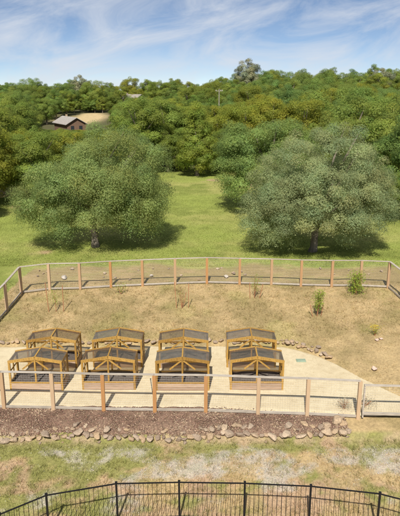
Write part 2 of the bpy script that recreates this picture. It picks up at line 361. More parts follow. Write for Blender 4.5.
tag(link('loose_gravel', pebbles('loose_gravel', x, y, rng.uniform(.10, .175, len(x)) ** 2, M['attr'], .005, colr=vary(np.tile((.45, .405, .34), (len(x), 1)), .35))),
    'pale grey gravel scattered through the rough grass', 'gravel', kind='stuff')
n = 16000; x = rng.uniform(-10, 5.9, n); y = rng.uniform(20.82, 22.5, n); keep = y < terrace_front(x) + .06 * rng.normal(size=n); x, y = x[keep], y[keep]
tone = np.where((rng.random(len(x)) < .10 + .5 * sstep(.52, .7, fbm(x, y, 1.6, 4, 17.)) + .3 * sstep(21.5, 21.0, y))[:, None], np.array((.37, .27, .185)), np.array((.195, .12, .085)))
tag(link('mulch_chips', pebbles('mulch_chips', x, y, rng.uniform(.015, .05, len(x)), M['attr'], .045, .55, vary(tone, .4))),
    'brown bark mulch chips between the fence and the rock border', 'mulch', kind='stuff')
n = 5000; x = rng.uniform(-9.5, 9, n); y = rng.uniform(22, 28.6, n); keep = (y < terrace_back(x)) & (y > terrace_front(x) + .1); x, y = x[keep], y[keep]
tag(link('terrace_grit', pebbles('terrace_grit', x, y, rng.uniform(.006, .018, len(x)), M['attr'], .045, .5, vary(np.tile((.5, .36, .18), (len(x), 1)), .35))),
    'small loose grit on the sandy terrace', 'grit', kind='stuff')

# ------------------------------------------------------------------ stones
def rock_mesh(seed, mat, sq=.8):
    bm = bmesh.new(); bmesh.ops.create_icosphere(bm, subdivisions=3, radius=.5); r = np.random.default_rng(seed)
    planes = [(Vector(r.normal(size=3)).normalized(), r.uniform(.20, .36)) for _ in range(14)]
    for v in bm.verts:
        p = v.co.copy()
        for nrm, d in planes:
            k = p.dot(nrm) - d
            if k > 0: p -= nrm * k * .96
        p += p.normalized() * float(fbm(p.x * 3 + seed, p.y * 3 + p.z * 4, 2.2, 4) - .5) * .16
        v.co = p; v.co.z *= sq
    me = bpy.data.meshes.new('stone'); bm.to_mesh(me); bm.free(); me.materials.append(mat)
    me.polygons.foreach_set('use_smooth', np.ones(len(me.polygons), bool)); return me
ROCK = [rock_mesh(i, M['stone']) for i in range(10)]
PALE = [rock_mesh(20 + i, M['palestone'], .7) for i in range(3)]
PINK = rock_mesh(40, M['pinkstone'], .6)
def stone(parent, x, y, s, meshes=ROCK, sink=.25, name='stone'):
    sz = s * random.uniform(.62, .95)
    o = link(name, random.choice(meshes), parent, (x, y, float(zt(x, y)) + sz * (.38 - sink * .5)), (random.uniform(-.25, .25), random.uniform(-.25, .25), random.uniform(0, 6.28)),
             (s * random.uniform(.95, 1.3), s * random.uniform(.75, 1.0), sz))
    return o
rb = thing('rock_border', 'long row of rough field stones below the brown mulch', 'stone border')
x = -9.0
while x < 5.9:
    s = random.choice([.3, .36, .42, .48, .55]) * random.uniform(.85, 1.15)
    if x > 2.2: s *= 1.12
    yb = 20.78 + .10 * math.sin(x * .9) + max(0, x - 3.0) * .12 - .1 * (x < -5)
    stone(rb, x, yb + random.uniform(-.08, .08), s, sink=.3)
    if random.random() < .75: stone(rb, x + random.uniform(-.2, .2), yb + random.uniform(.22, .36), s * random.uniform(.6, 1.0), sink=.4)
    if random.random() < .22: stone(rb, x + random.uniform(-.2, .2), yb - random.uniform(.2, .3), s * random.uniform(.3, .6), sink=.5)
    x += s * random.uniform(.56, .70)
for sx, sy, ss in ((5.55, 21.45, .62), (5.05, 21.2, .5), (4.2, 21.35, .42)): stone(rb, sx, sy, ss)
re = thing('rock_edging', 'curved rock edging along the back of the sandy terrace', 'stone edging')
x = -11.2
while x < 6.5:
    s = random.uniform(.26, .44)
    yb = float(terrace_back(x)) + .12
    stone(re, x, yb + random.uniform(-.06, .06), s, sink=.15)
    if x > 3.2 and random.random() < .9: stone(re, x + random.uniform(-.1, .2), yb + random.uniform(.2, .36), s * random.uniform(.6, 1), sink=.1)
    sl = math.hypot(1, (float(terrace_back(x + .05)) - float(terrace_back(x))) / .05)
    x += s * random.uniform(.7, .95) / sl
lab = {0: 'white rock behind the second post from the far fence\'s left corner', 1: 'white rock on the bank between the sixth and seventh far fence posts', 2: 'white rock on the bank just right of the middle far fence post'}
for i, (px, py, ps) in enumerate(((-8.9, 37.4, .58), (-3.2, 37.7, .42), (1.75, 37.5, .4))):
    o = stone(None, px, py, ps, PALE, name='white_rock'); tag(o, lab[i], 'rock', 'white rocks on the bank')
for i in range(34):
    o = stone(None, random.uniform(-11, 12.5), random.uniform(36.9, 39.6), random.uniform(.12, .34), name='bank_rock')
    tag(o, 'small brown rock lying on the bare bank behind the far fence', 'rock', 'brown rocks on the bank')
tag(stone(None, 8.17, 25.5, .42, [PINK], name='pale_rock'), 'pinkish white flat rock at the right edge of the sandy terrace', 'rock')
for sx, sy in ((9.0, 28.35), (9.25, 28.5)):
    tag(stone(None, sx, sy, .3, [PINK], name='pink_rock'), 'small pinkish rock below the yellow flowering plant', 'rock', 'pink rocks by the yellow plant')

# ------------------------------------------------------------------ wood and wire fences
def wire_panel(a, b, h0, h1, step=.1):
    """welded wire between two post positions a and b (3D ground points)"""
    m = MB(); a, b = Vector(a), Vector(b); d = b - a; Ld = d.length; r = .0014
    def wirebar(p, q):
        dd = (q - p).normalized(); u = Vector((0, 0, 1)) if abs(dd.z) < .7 else Vector((d.x, d.y, 0)).normalized(); v = dd.cross(u).normalized()
        vs = []
        for e in (p, q):
            for k in range(3): t = 2.094 * k; vs.append(e + (u * math.cos(t) + v * math.sin(t)) * r)
        m.add(vs, [(0, 1, 4, 3), (1, 2, 5, 4), (2, 0, 3, 5)])
    nv = int(Ld / step); up = Vector((0, 0, 1))
    for i in range(1, nv): p = a + d * (i / nv); wirebar(p + up * h0, p + up * h1)
    nh = int((h1 - h0) / step)
    for i in range(nh + 1): z = h0 + (h1 - h0) * i / nh; wirebar(a + up * z + d * .02, b + up * z - d * .02)
    return m.mesh('wire_panel', M['wire'])
POST = MB().box((0, 0, .5), (1, 1, 1)).mesh('post', M['wood'])
def fence(root, pts, h, post=.14, skip_rail=()):
    P = [Vector((x, y, float(zt(x, y)))) for x, y in pts]
    for p in P:
        o = link('post', POST, root, (p.x, p.y, p.z - .05), (0, 0, random.uniform(-.06, .06)), (post, post, h + .05))
    for i in range(len(P) - 1):
        a, b = P[i], P[i + 1]
        d = (b - a).normalized()
        MB().beam(a + Vector((0, 0, h + .022)) + d * .004, b + Vector((0, 0, h + .022)) - d * .004, .13, .04).build('top_rail', M['rail'], root)
        n2 = Vector((d.y, -d.x, 0)) * .0
        MB().beam(a + Vector((0, 0, .12)) + d * (post / 2 + .002), b + Vector((0, 0, .12)) - d * (post / 2 + .002), .045, .10).build('bottom_rail', M['rail'], root)
        link('wire_panel', wire_panel(a, b, .17, h - .004), root)
nf = thing('garden_fence', 'wood post and wire fence in front of the raised beds', 'fence')
fence(nf, [(-10.25, 22.48), (-8.15, 22.39), (-6.08, 22.3), (-3.98, 22.21), (-1.86, 22.13), (.24, 22.13), (2.38, 22.04), (4.38, 21.95), (6.43, 21.78)], 1.68, .145)
ff = thing('slope_fence', 'wood post and wire fence along the top of the dry slope', 'fence')
fence(ff, [(-11.35, 29.8), (-11.1, 32.42), (-10.95, 34.83), (-9.33, 35.37), (-7.45, 35.48), (-5.57, 35.71), (-3.61, 35.93), (-1.57, 36.16), (.44, 36.39), (2.51, 36.28), (4.51, 36.16), (6.35, 35.93), (8.23, 35.71), (10.03, 35.71), (11.69, 35.48), (11.95, 33.3), (12.2, 31.0)], 1.70, .15)
gt = thing('garden_gate', 'low wood and wire gate right of the last front fence post', 'gate', (6.53, 21.72, 0))
gz = -.1
for nm, p, q, wd, ht in (('top_rail', (.04, 0, 1.42), (2.6, -.1, 1.40), .09, .06), ('bottom_rail', (.04, 0, .16), (2.6, -.1, .14), .09, .09)):
    MB().beam(p, q, wd, ht).build(nm, M['rail'], gt)
for xx, yy in ((.07, 0), (2.63, -.1)): MB().box((xx, yy, .68), (.06, .06, 1.42)).build('stile', M['rail'], gt)
g0 = link('wire_panel', wire_panel((.1, 0, 0), (2.6, -.1, 0), .2, 1.38), gt)

# ------------------------------------------------------------------ black iron fence in the foreground
IP = [(-7.1, 13.9), (-5.93, 15.02), (-4.76, 15.89), (-2.67, 16.46), (-.67, 16.53), (1.43, 16.48), (3.51, 16.33), (5.59, 15.96), (7.5, 15.1)]
fi = thing('iron_fence', 'black metal picket fence curving across the foreground', 'fence')
ipost = MB().box((0, 0, .735), (.06, .06, 1.47)).box((0, 0, 1.48), (.075, .075, .02)).mesh('post', M['iron'])
ipick = MB().box((0, 0, .66), (.013, .013, 1.26)).mesh('picket', M['iron'])
for k, (x, y) in enumerate(IP):
    z = -.68
    link('post', ipost, fi, (x, y, z - .04))
    if k + 1 < len(IP):
        a = Vector((x, y, z)); b = Vector((*IP[k + 1], z)); d = (b - a).normalized(); Ld = (b - a).length; rz = math.atan2(d.y, d.x)
        for h, nm in ((1.385, 'top_rail'), (.10, 'bottom_rail')):
            MB().beam(a + d * .031 + Vector((0, 0, h)), b - d * .031 + Vector((0, 0, h)), .032, .035).build(nm, M['iron'], fi)
        npk = int(round(Ld / .148))
        for i in range(1, npk):
            p = a + d * (Ld * i / npk); link('picket', ipick, fi, (p.x, p.y, z + .08), (0, 0, rz))

# ------------------------------------------------------------------ raised beds with glazed gable covers
BW, BD, BH, EV, AP = 2.36, 1.16, .36, 1.36, 1.56
def make_bed():
    t = thing('covered_raised_bed', 'x', 'raised bed'); hw = BW / 2
    pm = MB().box((0, 0, EV / 2), (.085, .085, EV)).mesh('corner_post', M['stain'])
    for sx in (-1, 1):
        for y in (0.0425, BD - .0425): link('corner_post', pm, t, (sx * (hw - .0425), y, 0))
    for k in range(2):
        z = .10 + k * .165
        for y in (.012, BD - .012): MB().box((0, y, z), (BW - .176, .04, .16)).build('board', M['board'], t)
        for sx in (-1, 1): MB().box((sx * (hw - .03), BD / 2, z), (.04, BD - .176, .16)).build('board', M['board'], t)
    # cap around the box
    for y in (.02, BD - .02): MB().box((0, y, .372), (BW - .176, .09, .035)).build('cap_rail', M['stain'], t)
    for sx in (-1, 1): MB().box((sx * (hw - .03), BD / 2, .372), (.09, BD - .176, .035)).build('cap_rail', M['stain'], t)
    xs_ = np.linspace(-hw + .06, hw - .06, 26); ys_ = np.linspace(.05, BD - .05, 14); A, B = np.meshgrid(xs_, ys_)
    i = np.arange(A.size).reshape(A.shape); Fs = np.stack([i[:-1, :-1], i[:-1, 1:], i[1:, 1:], i[1:, :-1]], -1).reshape(-1, 4)
    link('soil', npmesh('soil', np.stack([A, B, .30 + .05 * (fbm(A, B, 5, 3) - .5)], -1).reshape(-1, 3), Fs, M['soil'], None, True), t)
    # gable frames front and back
    for y in (.0425, BD - .0425):
        for sx in (-1, 1):
            MB().beam((sx * (hw - .0), y, EV - .02), (sx * .002, y, AP - .02), .10, .105).build('rafter', M['stain'], t)
        MB().beam((0, y, .39), (0, y, AP - .075), .07, .075).build('king_post', M['stain'], t)
        if y < .1:
            for sx in (-1, 1): MB().beam((sx * .05, y - .004, AP - .14), (sx * .56, y - .004, AP - .55), .045, .06).build('brace', M['stain'], t)
    MB().box((0, BD - .045, .86), (BW - .172, .04, .06)).build('back_rail', M['stain'], t)
    MB().beam((0, .09, AP - .02), (0, BD - .09, AP - .02), .06, .10).build('ridge_beam', M['stain'], t)
    for sx in (-1, 1):
        MB().beam((sx * (hw - .035), .09, EV - .06), (sx * (hw - .035), BD - .09, EV - .06), .06, .08).build('top_plate', M['stain'], t)
        MB().beam((sx * (hw - .04), .09, .86), (sx * (hw - .04), BD - .09, .86), .033, .05).build('side_rail', M['stain'], t)
        MB().box((sx * (hw - .04), BD / 2, .86), (.045, .05, .90)).build('side_stud', M['stain'], t)
        # roof pane
        o = Vector((sx * .034, 0, AP + .004)); e = Vector((sx * (hw - .005), 0, EV + .002)); m = MB(); y0, y1 = .09, BD - .09
        nrm = Vector((sx * (AP - EV), 0, hw)).normalized() * .010
        m.add([o + Vector((0, y0, 0)), e + Vector((0, y0, 0)), e + Vector((0, y1, 0)), o + Vector((0, y1, 0))] +
              [o + Vector((0, y0, 0)) + nrm, e + Vector((0, y0, 0)) + nrm, e + Vector((0, y1, 0)) + nrm, o + Vector((0, y1, 0)) + nrm],
              [(0, 1, 2, 3), (4, 7, 6, 5), (0, 4, 5, 1), (1, 5, 6, 2), (2, 6, 7, 3), (3, 7, 4, 0)])
        m.build('roof_pane', M['glass'], t)
        link('wire_panel', wire_panel((sx * (hw - .02), .09, 0), (sx * (hw - .02), BD - .09, 0), .4, EV - .1, .07), t)
    link('wire_panel', wire_panel((-hw + .09, BD - .02, 0), (hw - .09, BD - .02, 0), .4, EV - .06, .07), t)
    return t
proto = make_bed()
ordn = ['leftmost', 'second from left', 'third from left', 'rightmost']
first = True
for row, y in (('front', 23.9), ('back', 26.12)):
    for i, (bx, ry) in enumerate(((-7.2, -.015), (-4.02, .0), (-.77, .0), (2.5, -.012))):
        o = proto if first else copy_tree(proto); first = False
        if row == 'back': bx = (-7.02, -3.92, -.78, 2.44)[i]
        o.location = (bx, y + (.0, .06, -.02, .05)[i], .012); o.rotation_euler.z = ry
        tag(o, 'golden wood raised bed with glazed gable cover, %s of the %s row' % (ordn[i], row), group='covered raised beds')

# ------------------------------------------------------------------ small things
vb = thing('valve_box', 'green irrigation box lid set in the sand right of the beds', 'valve box', (4.94, 26.91, .01))
MB().box((0, 0, .02), (.46, .32, .04)).build('rim', M['green_lid'], vb, bevel=.008); MB().box((0, 0, .048), (.38, .24, .016)).build('lid', M['green_lid'], vb, bevel=.005)
st = MB().beam((0, 0, 0), (-.10, .25, .62), .025, .025); st.tube([(-.1, .25, .6), (-.1, .25, .64)], [.03, .03], 6)
o = st.build('garden_stake', M['dark']); o.location = (-2.06, 23.55, 0); tag(o, 'thin dark stake leaning in the sand left of the third bed', 'stake')

# ------------------------------------------------------------------ foliage
def leaf_cloud(P, D, size, colr, fold=.18, aspect=.6):
    """one folded diamond leaf spray per point; D is its preferred normal"""
    n = len(P); Nn = D + rng.normal(size=(n, 3)) * .42; Nn /= np.linalg.norm(Nn, axis=1, keepdims=True) + 1e-9
    T = rng.normal(size=(n, 3)); T -= (T * Nn).sum(1, keepdims=True) * Nn; T /= np.linalg.norm(T, axis=1, keepdims=True) + 1e-9
    B = np.cross(Nn, T); s = size[:, None]
    V = np.empty((n, 4, 3)); V[:, 0] = P - T * s * .5; V[:, 1] = P + B * s * aspect * .5 + Nn * s * fold * .5
    V[:, 2] = P + T * s * .5 - Nn * s * fold * .4; V[:, 3] = P - B * s * aspect * .5 + Nn * s * fold * .5
    return V.reshape(-1, 3), np.arange(4 * n).reshape(n, 4)[:, ::-1], np.repeat(colr[:, None], 4, 1).reshape(-1, 3)
def crown(name, mat, rx, ry, rz, zc, nclump, cr, nleaf, leaf, seed, droop=0., cone=0., flat=.8, skirt=.75, gap=.0, hue=.05, lobe=.42, skew=0., door=0., parts=None):
    global rng
    rng = np.random.default_rng(seed); c = []
    if parts is None:          # a main dome and four uneven side lobes
        parts = [((0, 0, .05 * rz), (.80 * rx, .80 * ry, .95 * rz))]
        a0 = rng.uniform(0, 6.28)
        for q in range(4):
            a = a0 + q * 1.571 + rng.uniform(-.4, .4); f = rng.uniform(.38, .52); g = rng.uniform(.45, .62)
            parts.append(((math.cos(a) * rx * f, math.sin(a) * ry * f, rz * rng.uniform(-.38, .28)), (rx * g, ry * g, rz * g)))
    pw = np.array([np.prod(r_) ** .667 for _, r_ in parts]); pw /= pw.sum()
    while len(c) < nclump:
        d = rng.normal(size=3); d /= np.linalg.norm(d)
        if d[2] < -skirt: continue
        r = rng.uniform(.58, 1.0) ** .6 if rng.random() < .86 else rng.uniform(.2, .6)
        lob = 1.01 - lobe / 2 + lobe * float(fbm(d[0] * 2.2 + seed, d[1] * 2.2 + d[2] * 3, 1, 2))
        pc, pr = parts[rng.choice(len(parts), p=pw)]; p = d * r * lob * np.array(pr) + np.array(pc)
        if cone:
            k = 1 - math.sqrt(rng.random()); a = rng.uniform(0, 6.283); q = rx * (1 - k) ** .75 * min(1, .72 + k * 2.5) * rng.uniform(.6, 1.05)
            p = np.array((math.cos(a) * q, math.sin(a) * q * ry / rx, -rz * .82 + k * rz * 1.8))
        p[0] += skew * p[2]
        if door and p[2] + zc < door and abs(p[0]) < 1.5 and p[1] < .5: continue      # the trunk shows under the crown
        if c and gap and min(np.linalg.norm(np.array(c) - p, axis=1)) < gap: continue
        c.append(p)
    c = np.array(c); crs = cr * rng.uniform(.65, 1.25, nclump); wts = crs ** 2.2; k = rng.choice(nclump, nleaf, p=wts / wts.sum())
    d = rng.normal(size=(nleaf, 3)); d /= np.linalg.norm(d, axis=1, keepdims=True)
    d[:, 2] = np.where((d[:, 2] < -.25) & (rng.random(nleaf) < .6), -d[:, 2], d[:, 2])
    r = rng.uniform(.25, 1.08, nleaf) ** .55; off = d * (r * crs[k])[:, None]; off[:, 2] *= flat
    P = c[k] + off
    if droop: # hanging sprays: points slide down the outside of each clump
        s = rng.random(nleaf) ** 2 * droop * crs[k]; P[:, 2] -= s * (np.hypot(off[:, 0], off[:, 1]) / crs[k]); 
    P[:, 2] += zc
    P[:, 2] = np.maximum(P[:, 2], .25 + rng.random(nleaf) * .4)
    out = P - np.array((0, 0, zc)); out /= np.linalg.norm(out, axis=1, keepdims=True) + 1e-6
    D = d * .8 + out * .5 + np.array((0, 0, .35))
    tone = (1 + .13 * rng.normal(size=nclump))[k] * rng.uniform(.85, 1.15, nleaf); hu = (hue * rng.normal(size=nclump))[k] + rng.normal(size=nleaf) * .05
    colr = np.stack([tone * (1 + hu), tone, tone * (1 - hu * .6)], -1)
    V, Fc, cc = leaf_cloud(P, D, leaf * rng.uniform(.6, 1.35, nleaf), colr)
    Nn = d * .75 + out * .55 + np.array((0, 0, .30)) + rng.normal(size=(nleaf, 3)) * .22; Nn /= np.linalg.norm(Nn, axis=1, keepdims=True)
    return npmesh(name, V, Fc, mat, np.clip(cc, .1, 2.2), nrm=np.repeat(Nn[:, None], 4, 1).reshape(-1, 3)), c + np.array((0, 0, zc))
def trunk(name, h, r, ends, seed, lean=.2, fork=.4):
    q = random.Random(seed); m = MB(); pts = []; nseg = 5; lx, ly = q.uniform(-lean, lean), q.uniform(-lean, lean)
    for i in range(nseg + 1):
        t = i / nseg; pts.append((lx * t + q.uniform(-.05, .05) * r * 4, ly * t + q.uniform(-.05, .05) * r * 4, -.15 + t * (h * fork + .15)))
    m.tube(pts, [r * (1.5 if i == 0 else 1.12 - .3 * i / nseg) for i in range(nseg + 1)], 9)
    base = Vector(pts[-1])
    for e in ends:
        e = Vector(e); mid = base.lerp(e, .5) + Vector((q.uniform(-.3, .3), q.uniform(-.3, .3), q.uniform(.0, .5)))
        st_ = base - Vector((0, 0, q.uniform(0, .3) * h * fork))
        m.tube([st_, st_.lerp(mid, .55) + Vector((0, 0, .1)), mid, mid.lerp(e, .6), e], [r * .62, r * .46, r * .34, r * .2, r * .06], 6)
    return m.mesh(name, M['bark'], smooth=True)
def tree(name, label, loc, crown_mesh, trunk_mesh, rz=0, sc=(1, 1, 1), group=None):
    t = thing(name, label, 'tree', loc, rz, group); t.scale = sc
    link('trunk', trunk_mesh, t); link('crown', crown_mesh, t); return t
def pick(c, n, seed, zmin=-9): 
    q = np.random.default_rng(seed); c = c[c[:, 2] > zmin]; return [tuple(c[i]) for i in q.choice(len(c), n, replace=False)]

M['leaf_blue'] = leafmat('blue_oak_leaves', (.31, .38, .125), None, .55); M['leaf_grey'] = leafmat('grey_oak_leaves', (.37, .425, .20), None, .55)
M['leaf_deep'] = leafmat('deep_oak_leaves', (.29, .385, .11), None, .55)
OV = [(0, (.85, .9, .9)), (.3, (1.08, 1.0, .8)), (.55, (.82, .95, 1.05)), (.8, (1.0, 1.05, .9)), (1, (1.15, 1.08, .85))]
M['leaf_olive'] = leafmat('olive_tree_leaves', (.325, .36, .065), OV, .55); M['leaf_dark'] = leafmat('dark_tree_leaves', (.22, .285, .06), OV, .55)
M['leaf_mid'] = leafmat('mid_tree_leaves', (.265, .335, .085), OV, .55); M['leaf_pale'] = leafmat('bare_tree_leaves', (.27, .28, .155))

# the three large oaks on the lawn
cm, cc = crown('crown', M['leaf_blue'], 5.6, 5.2, 4.3, 5.0, 330, .78, 250000, .108, 5, droop=1.5, flat=.75, skirt=.85, gap=.45, lobe=.5, door=2.7, parts=[((1.7, 0, .15), (4.0, 4.4, 4.0)), ((-3.0, -.3, -1.2), (2.9, 3.3, 2.7)), ((3.4, -.2, -1.1), (2.3, 3.2, 2.7)), ((-.6, -1.5, -.6), (3.4, 3.2, 3.1))])
tree('oak_tree', 'broad blue green oak with drooping foliage, left on the lawn', (-8.15, 45.3, float(zt(-8.15, 45.3))), cm, trunk('trunk', 9, .27, pick(cc, 12, 1, 3), 1, .15, .3))
cm, cc = crown('crown', M['leaf_grey'], 5.3, 5.0, 4.1, 4.7, 380, .70, 250000, .105, 6, droop=.8, flat=.75, skirt=.85, gap=.38, lobe=.35, door=2.3, parts=[((.3, 0, .5), (4.9, 4.8, 4.1)), ((-3.1, -.5, -1.5), (2.3, 3.0, 2.4)), ((3.4, -.5, -1.5), (2.3, 3.0, 2.4)), ((.2, -1.8, -.8), (3.6, 3.0, 2.9))])
tree('oak_tree', 'broad grey green oak with rounded crown, front right on the lawn', (8.57, 44.0, float(zt(8.57, 44))), cm, trunk('trunk', 9, .27, pick(cc, 14, 2, 3), 2, .15, .25))
cm, cc = crown('crown', M['leaf_deep'], 6.0, 5.2, 4.2, 5.0, 240, .9, 120000, .16, 8, lobe=.6, droop=.6, flat=.75, skirt=.75, gap=.55)
tree('oak_tree', 'deep green oak partly hidden behind the grey green oak', (6.9, 59.5, float(zt(6.9, 59.5))), cm, trunk('trunk', 9, .4, pick(cc, 10, 3, 3), 3, .2, .3))

# kinds of tree for the woods
KIND = {}
def kind(k, mat, *a, ends=7, **kw):
    cm, cc = crown('crown', M[mat], *a, **kw); KIND[k] = (cm, trunk('trunk', 9, .3, pick(cc, ends, 4, 2), len(KIND), .3, .4))
kind('olive', 'leaf_olive', 4.6, 4.5, 4.2, 5.3, 140, .95, 50000, .22, 12, flat=.8, skirt=.85, gap=.55)
kind('olive2', 'leaf_olive', 4.0, 4.3, 4.6, 5.6, 130, .92, 50000, .21, 13, flat=.85, skirt=.9, gap=.5)
kind('dark', 'leaf_dark', 4.4, 4.4, 4.4, 5.3, 135, .98, 50000, .22, 14, flat=.8, skirt=.9, gap=.55)
kind('mid', 'leaf_mid', 4.8, 4.5, 4.4, 5.4, 150, .92, 50000, .22, 15, flat=.75, skirt=.85, gap=.55)
kind('mid2', 'leaf_mid', 4.2, 4.6, 4.8, 5.7, 140, .92, 50000, .21, 16, droop=.5, flat=.8, skirt=.9, gap=.5)
M['leaf_cone'] = leafmat('conical_tree_leaves', (.29, .35, .06), None, .55)
kind('cone', 'leaf_cone', 3.5, 3.5, 5.2, 5.6, 170, .78, 42000, .2, 17, cone=1.15, flat=.8, skirt=.95, gap=.4, parts=[((0, 0, 0), (3.5, 3.5, 5.2))])
kind('pale', 'leaf_pale', 4.2, 4.0, 3.8, 5.8, 60, .95, 20000, .24, 18, flat=.8, skirt=.6, gap=.9, ends=16)
kind('fir', 'leaf_dark', 1.7, 1.7, 5.0, 5.2, 60, .6, 10000, .24, 19, cone=1.2, flat=.7, skirt=.97, parts=[((0, 0, 0), (1.7, 1.7, 5.0))])
SIGHT = [(-.255, -.175, 163, 2.7), (-.21, -.15, 190, 2.9), (-.108, -.088, 212, 10.4), (.315, .342, 193, 13.6), (.022, .040, 139, 9.9)]
def fit(x, y, hgt, rad):
    """how far a tree must be scaled so that the house, clearing and pole stay in the open"""
    f = 1.
    for a0, a1, yt, zz in SIGHT:
        if y < yt and a0 * y - rad * .8 < x < a1 * y + rad * .8:
            f = min(f, (12.8 - (12.8 - zz) * y / yt - float(zt(x, y))) / hgt)
    return f
def put(k, x, y, s, label, group=None, name='tree', sz=None, rz=None):
    s = s if isinstance(s, tuple) else (s, s, s * (sz or 1))
    f = fit(x, y, 10.2 * s[2], 4.6 * s[0])
    if f < .3: return None
    s = (s[0] * max(f, .6) ** .5, s[1] * max(f, .6) ** .5, s[2] * f)
    return tree(name, label, (x, y, float(zt(x, y)) - .1), *KIND[k], rz if rz is not None else random.uniform(0, 6.28), s, group)
# left edge of the lawn
LL = 'yellow green tree left of the lawn'; LG = 'yellow green trees left of the lawn'
for k, x, y, s in (('olive', -22.5, 61, .92), ('olive2', -17.5, 64, .95), ('olive', -14.5, 69, .95), ('olive2', -20.5, 70, 1.0), ('olive', -25.5, 68, 1.0), ('mid', -24.0, 58, .7), ('olive2', -29, 63, .9), ('olive', -27, 79, .98), ('olive2', -18, 80, .9)):
    put(k, x, y, s, LL + (', front rank' if y < 66 else ', rear rank') + (' at the picture edge' if x / y < -.335 else ' left of the house' if x / y < -.27 else ' below the house'), LG, 'lawn_edge_tree')
for k, x, y, s in (('mid', -23.5, 50, .55), ('dark', -21.5, 55.5, .55)): put(k, x, y, s, 'low dark green tree at the left edge of the lawn', 'low trees left of the lawn', 'lawn_edge_tree')
# far edge of the lawn
put('cone', -.35, 84, .98, 'cone shaped yellow green tree at the far edge of the lawn', None, 'conical_tree', sz=1.08)
ML = 'yellow green tree beyond the lawn'; MG = 'yellow green trees beyond the lawn'
for k, x, y, s in (('olive', -12.5, 87, 1.06), ('olive2', -8.5, 88, 1.06), ('olive', -5.2, 93, 1.1), ('dark', -4.6, 87.5, .72), ('olive2', -15.5, 93, 1.05), ('olive', 3.0, 96, .95), ('olive2', 6.5, 90, 1.02), ('olive', 10.5, 88, 1.05), ('olive2', 14.5, 86, 1.04), ('dark', 3.6, 88, .66)):
    put(k, x, y, s, ML + (' behind the blue oak' if x < -10 else ' left of the conical tree' if x < 0 else ' right of the conical tree' if x < 4 else ' behind the deep green oak') + (', front' if y < 89.5 else ', back') if k != 'dark' else 'dark green low tree under the row %s of the conical tree' % ('left' if x < 0 else 'right'), MG if k != 'dark' else 'dark trees beyond the lawn', 'lawn_end_tree')
RL = 'leafy green tree right of the lawn'; RG = 'green trees right of the lawn'
for k, x, y, s in (('mid', 18.5, 76, 1.1), ('mid2', 23, 72, 1.08), ('mid', 22, 84, 1.22), ('mid2', 27.5, 79, 1.22), ('mid', 31, 86, 1.3), ('mid2', 19, 92, 1.2), ('mid', 26, 94, 1.28), ('mid2', 34, 95, 1.3), ('mid', 21.5, 62, .92), ('mid2', 25, 64, 1.0), ('mid', 19.5, 54, .62), ('dark', 17.6, 66, .66), ('mid2', 30, 70, 1.1)):
    put(k, x, y, s, RL + (', front rank' if y < 70 else ', middle rank' if y < 85 else ', rear rank') + (' by the picture edge' if x / y > .345 else ' behind the grey oak' if x / y > .265 else ' nearest the deep green oak'), RG, 'woodland_edge_tree')
# the wooded hill
count = 0; yrow = 99.
while yrow < 262:
    sp = 8.4 + (yrow - 99) * .012; half = yrow * .37 + 4; xx = -half + random.uniform(0, sp)
    while xx < half:
        x, y = xx + random.uniform(-2.2, 2.2), yrow + random.uniform(-2.5, 2.5); a = x / y
        s = random.uniform(.72, 1.22); tall = random.uniform(.88, 1.18) if s < 1 else random.uniform(.85, 1.02)
        if abs(x + 33) < 9 and 145 < y < 180: xx += sp; continue
        if (abs(x + 37) < 8.5 and 184 < y < 222): xx += sp; continue
        nz = float(fbm(x, y, .018, 3, 33.)); u = random.random()
        if x > 12: k = 'mid' if u < .45 else 'mid2' if u < .8 else 'olive'
        elif x < -25 and y > 150: k = 'dark' if u < .35 else 'mid2' if u < .6 else 'mid' if u < .75 else 'olive2'
        else: k = 'olive' if u < .4 else 'olive2' if u < .65 else 'dark' if u < .75 else 'mid'
        side = 'far left' if a < -.2 else 'left' if a < -.07 else 'middle' if a < .07 else 'right' if a < .2 else 'far right'
        band = 'at the foot of the hill' if y < 128 else 'halfway up the hill' if y < 185 else 'high on the hill' if y < 228 else 'on the skyline'
        lab_ = {'olive': 'yellow green rounded tree', 'olive2': 'yellow green upright tree', 'dark': 'dark green tree', 'mid': 'mid green rounded tree', 'mid2': 'mid green upright tree'}[k] + ' %s, %s' % (band, side)
        put(k, x, y, s, lab_, lab_.replace('tree', 'trees'), 'hill_tree', tall)
        count += 1; xx += sp
    yrow += sp * .93
print('hill trees', count)
for i in range(7):
    put(('dark', 'olive', 'mid')[i % 3], -38 + i * 1.9, 156 + random.uniform(-2, 2), (.42, .42, random.uniform(.2, .26)), 'low bush in front of the brown house', 'bushes before the house', 'house_bush')
for i in range(9):
    put(('dark', 'mid', 'olive2')[i % 3], -47.5 + i * 2.6 + random.uniform(-.6, .6), 221 + random.uniform(-1.5, 2), random.uniform(.42, .58), 'low bushy tree along the back of the dry clearing', 'low trees behind the clearing', 'clearing_edge_tree')
put('pale', 16.6, 225, 1.3, 'greyish round tree standing above the skyline over the deep green oak', None, 'skyline_tree', 1.2)
put('pale', -46, 238, 1.0, 'grey sparse tree standing above the left skyline', None, 'skyline_tree', 1.3)
put('pale', 59, 205, 1.05, 'pale half bare tree on the skyline at right', None, 'skyline_tree', 1.1)
for i, (x, y, s) in enumerate(((-62, 250, .9), (-29, 248, .75), (32, 240, 1.0), (8, 246, .8))):
    put('fir', x, y, s, ['slim dark conifer on the far left skyline', 'slim dark conifer on the skyline above the clearing', 'slim dark conifer on the skyline right of the grey tree', 'slim dark conifer on the skyline near the middle'][i], 'skyline conifers', 'conifer')

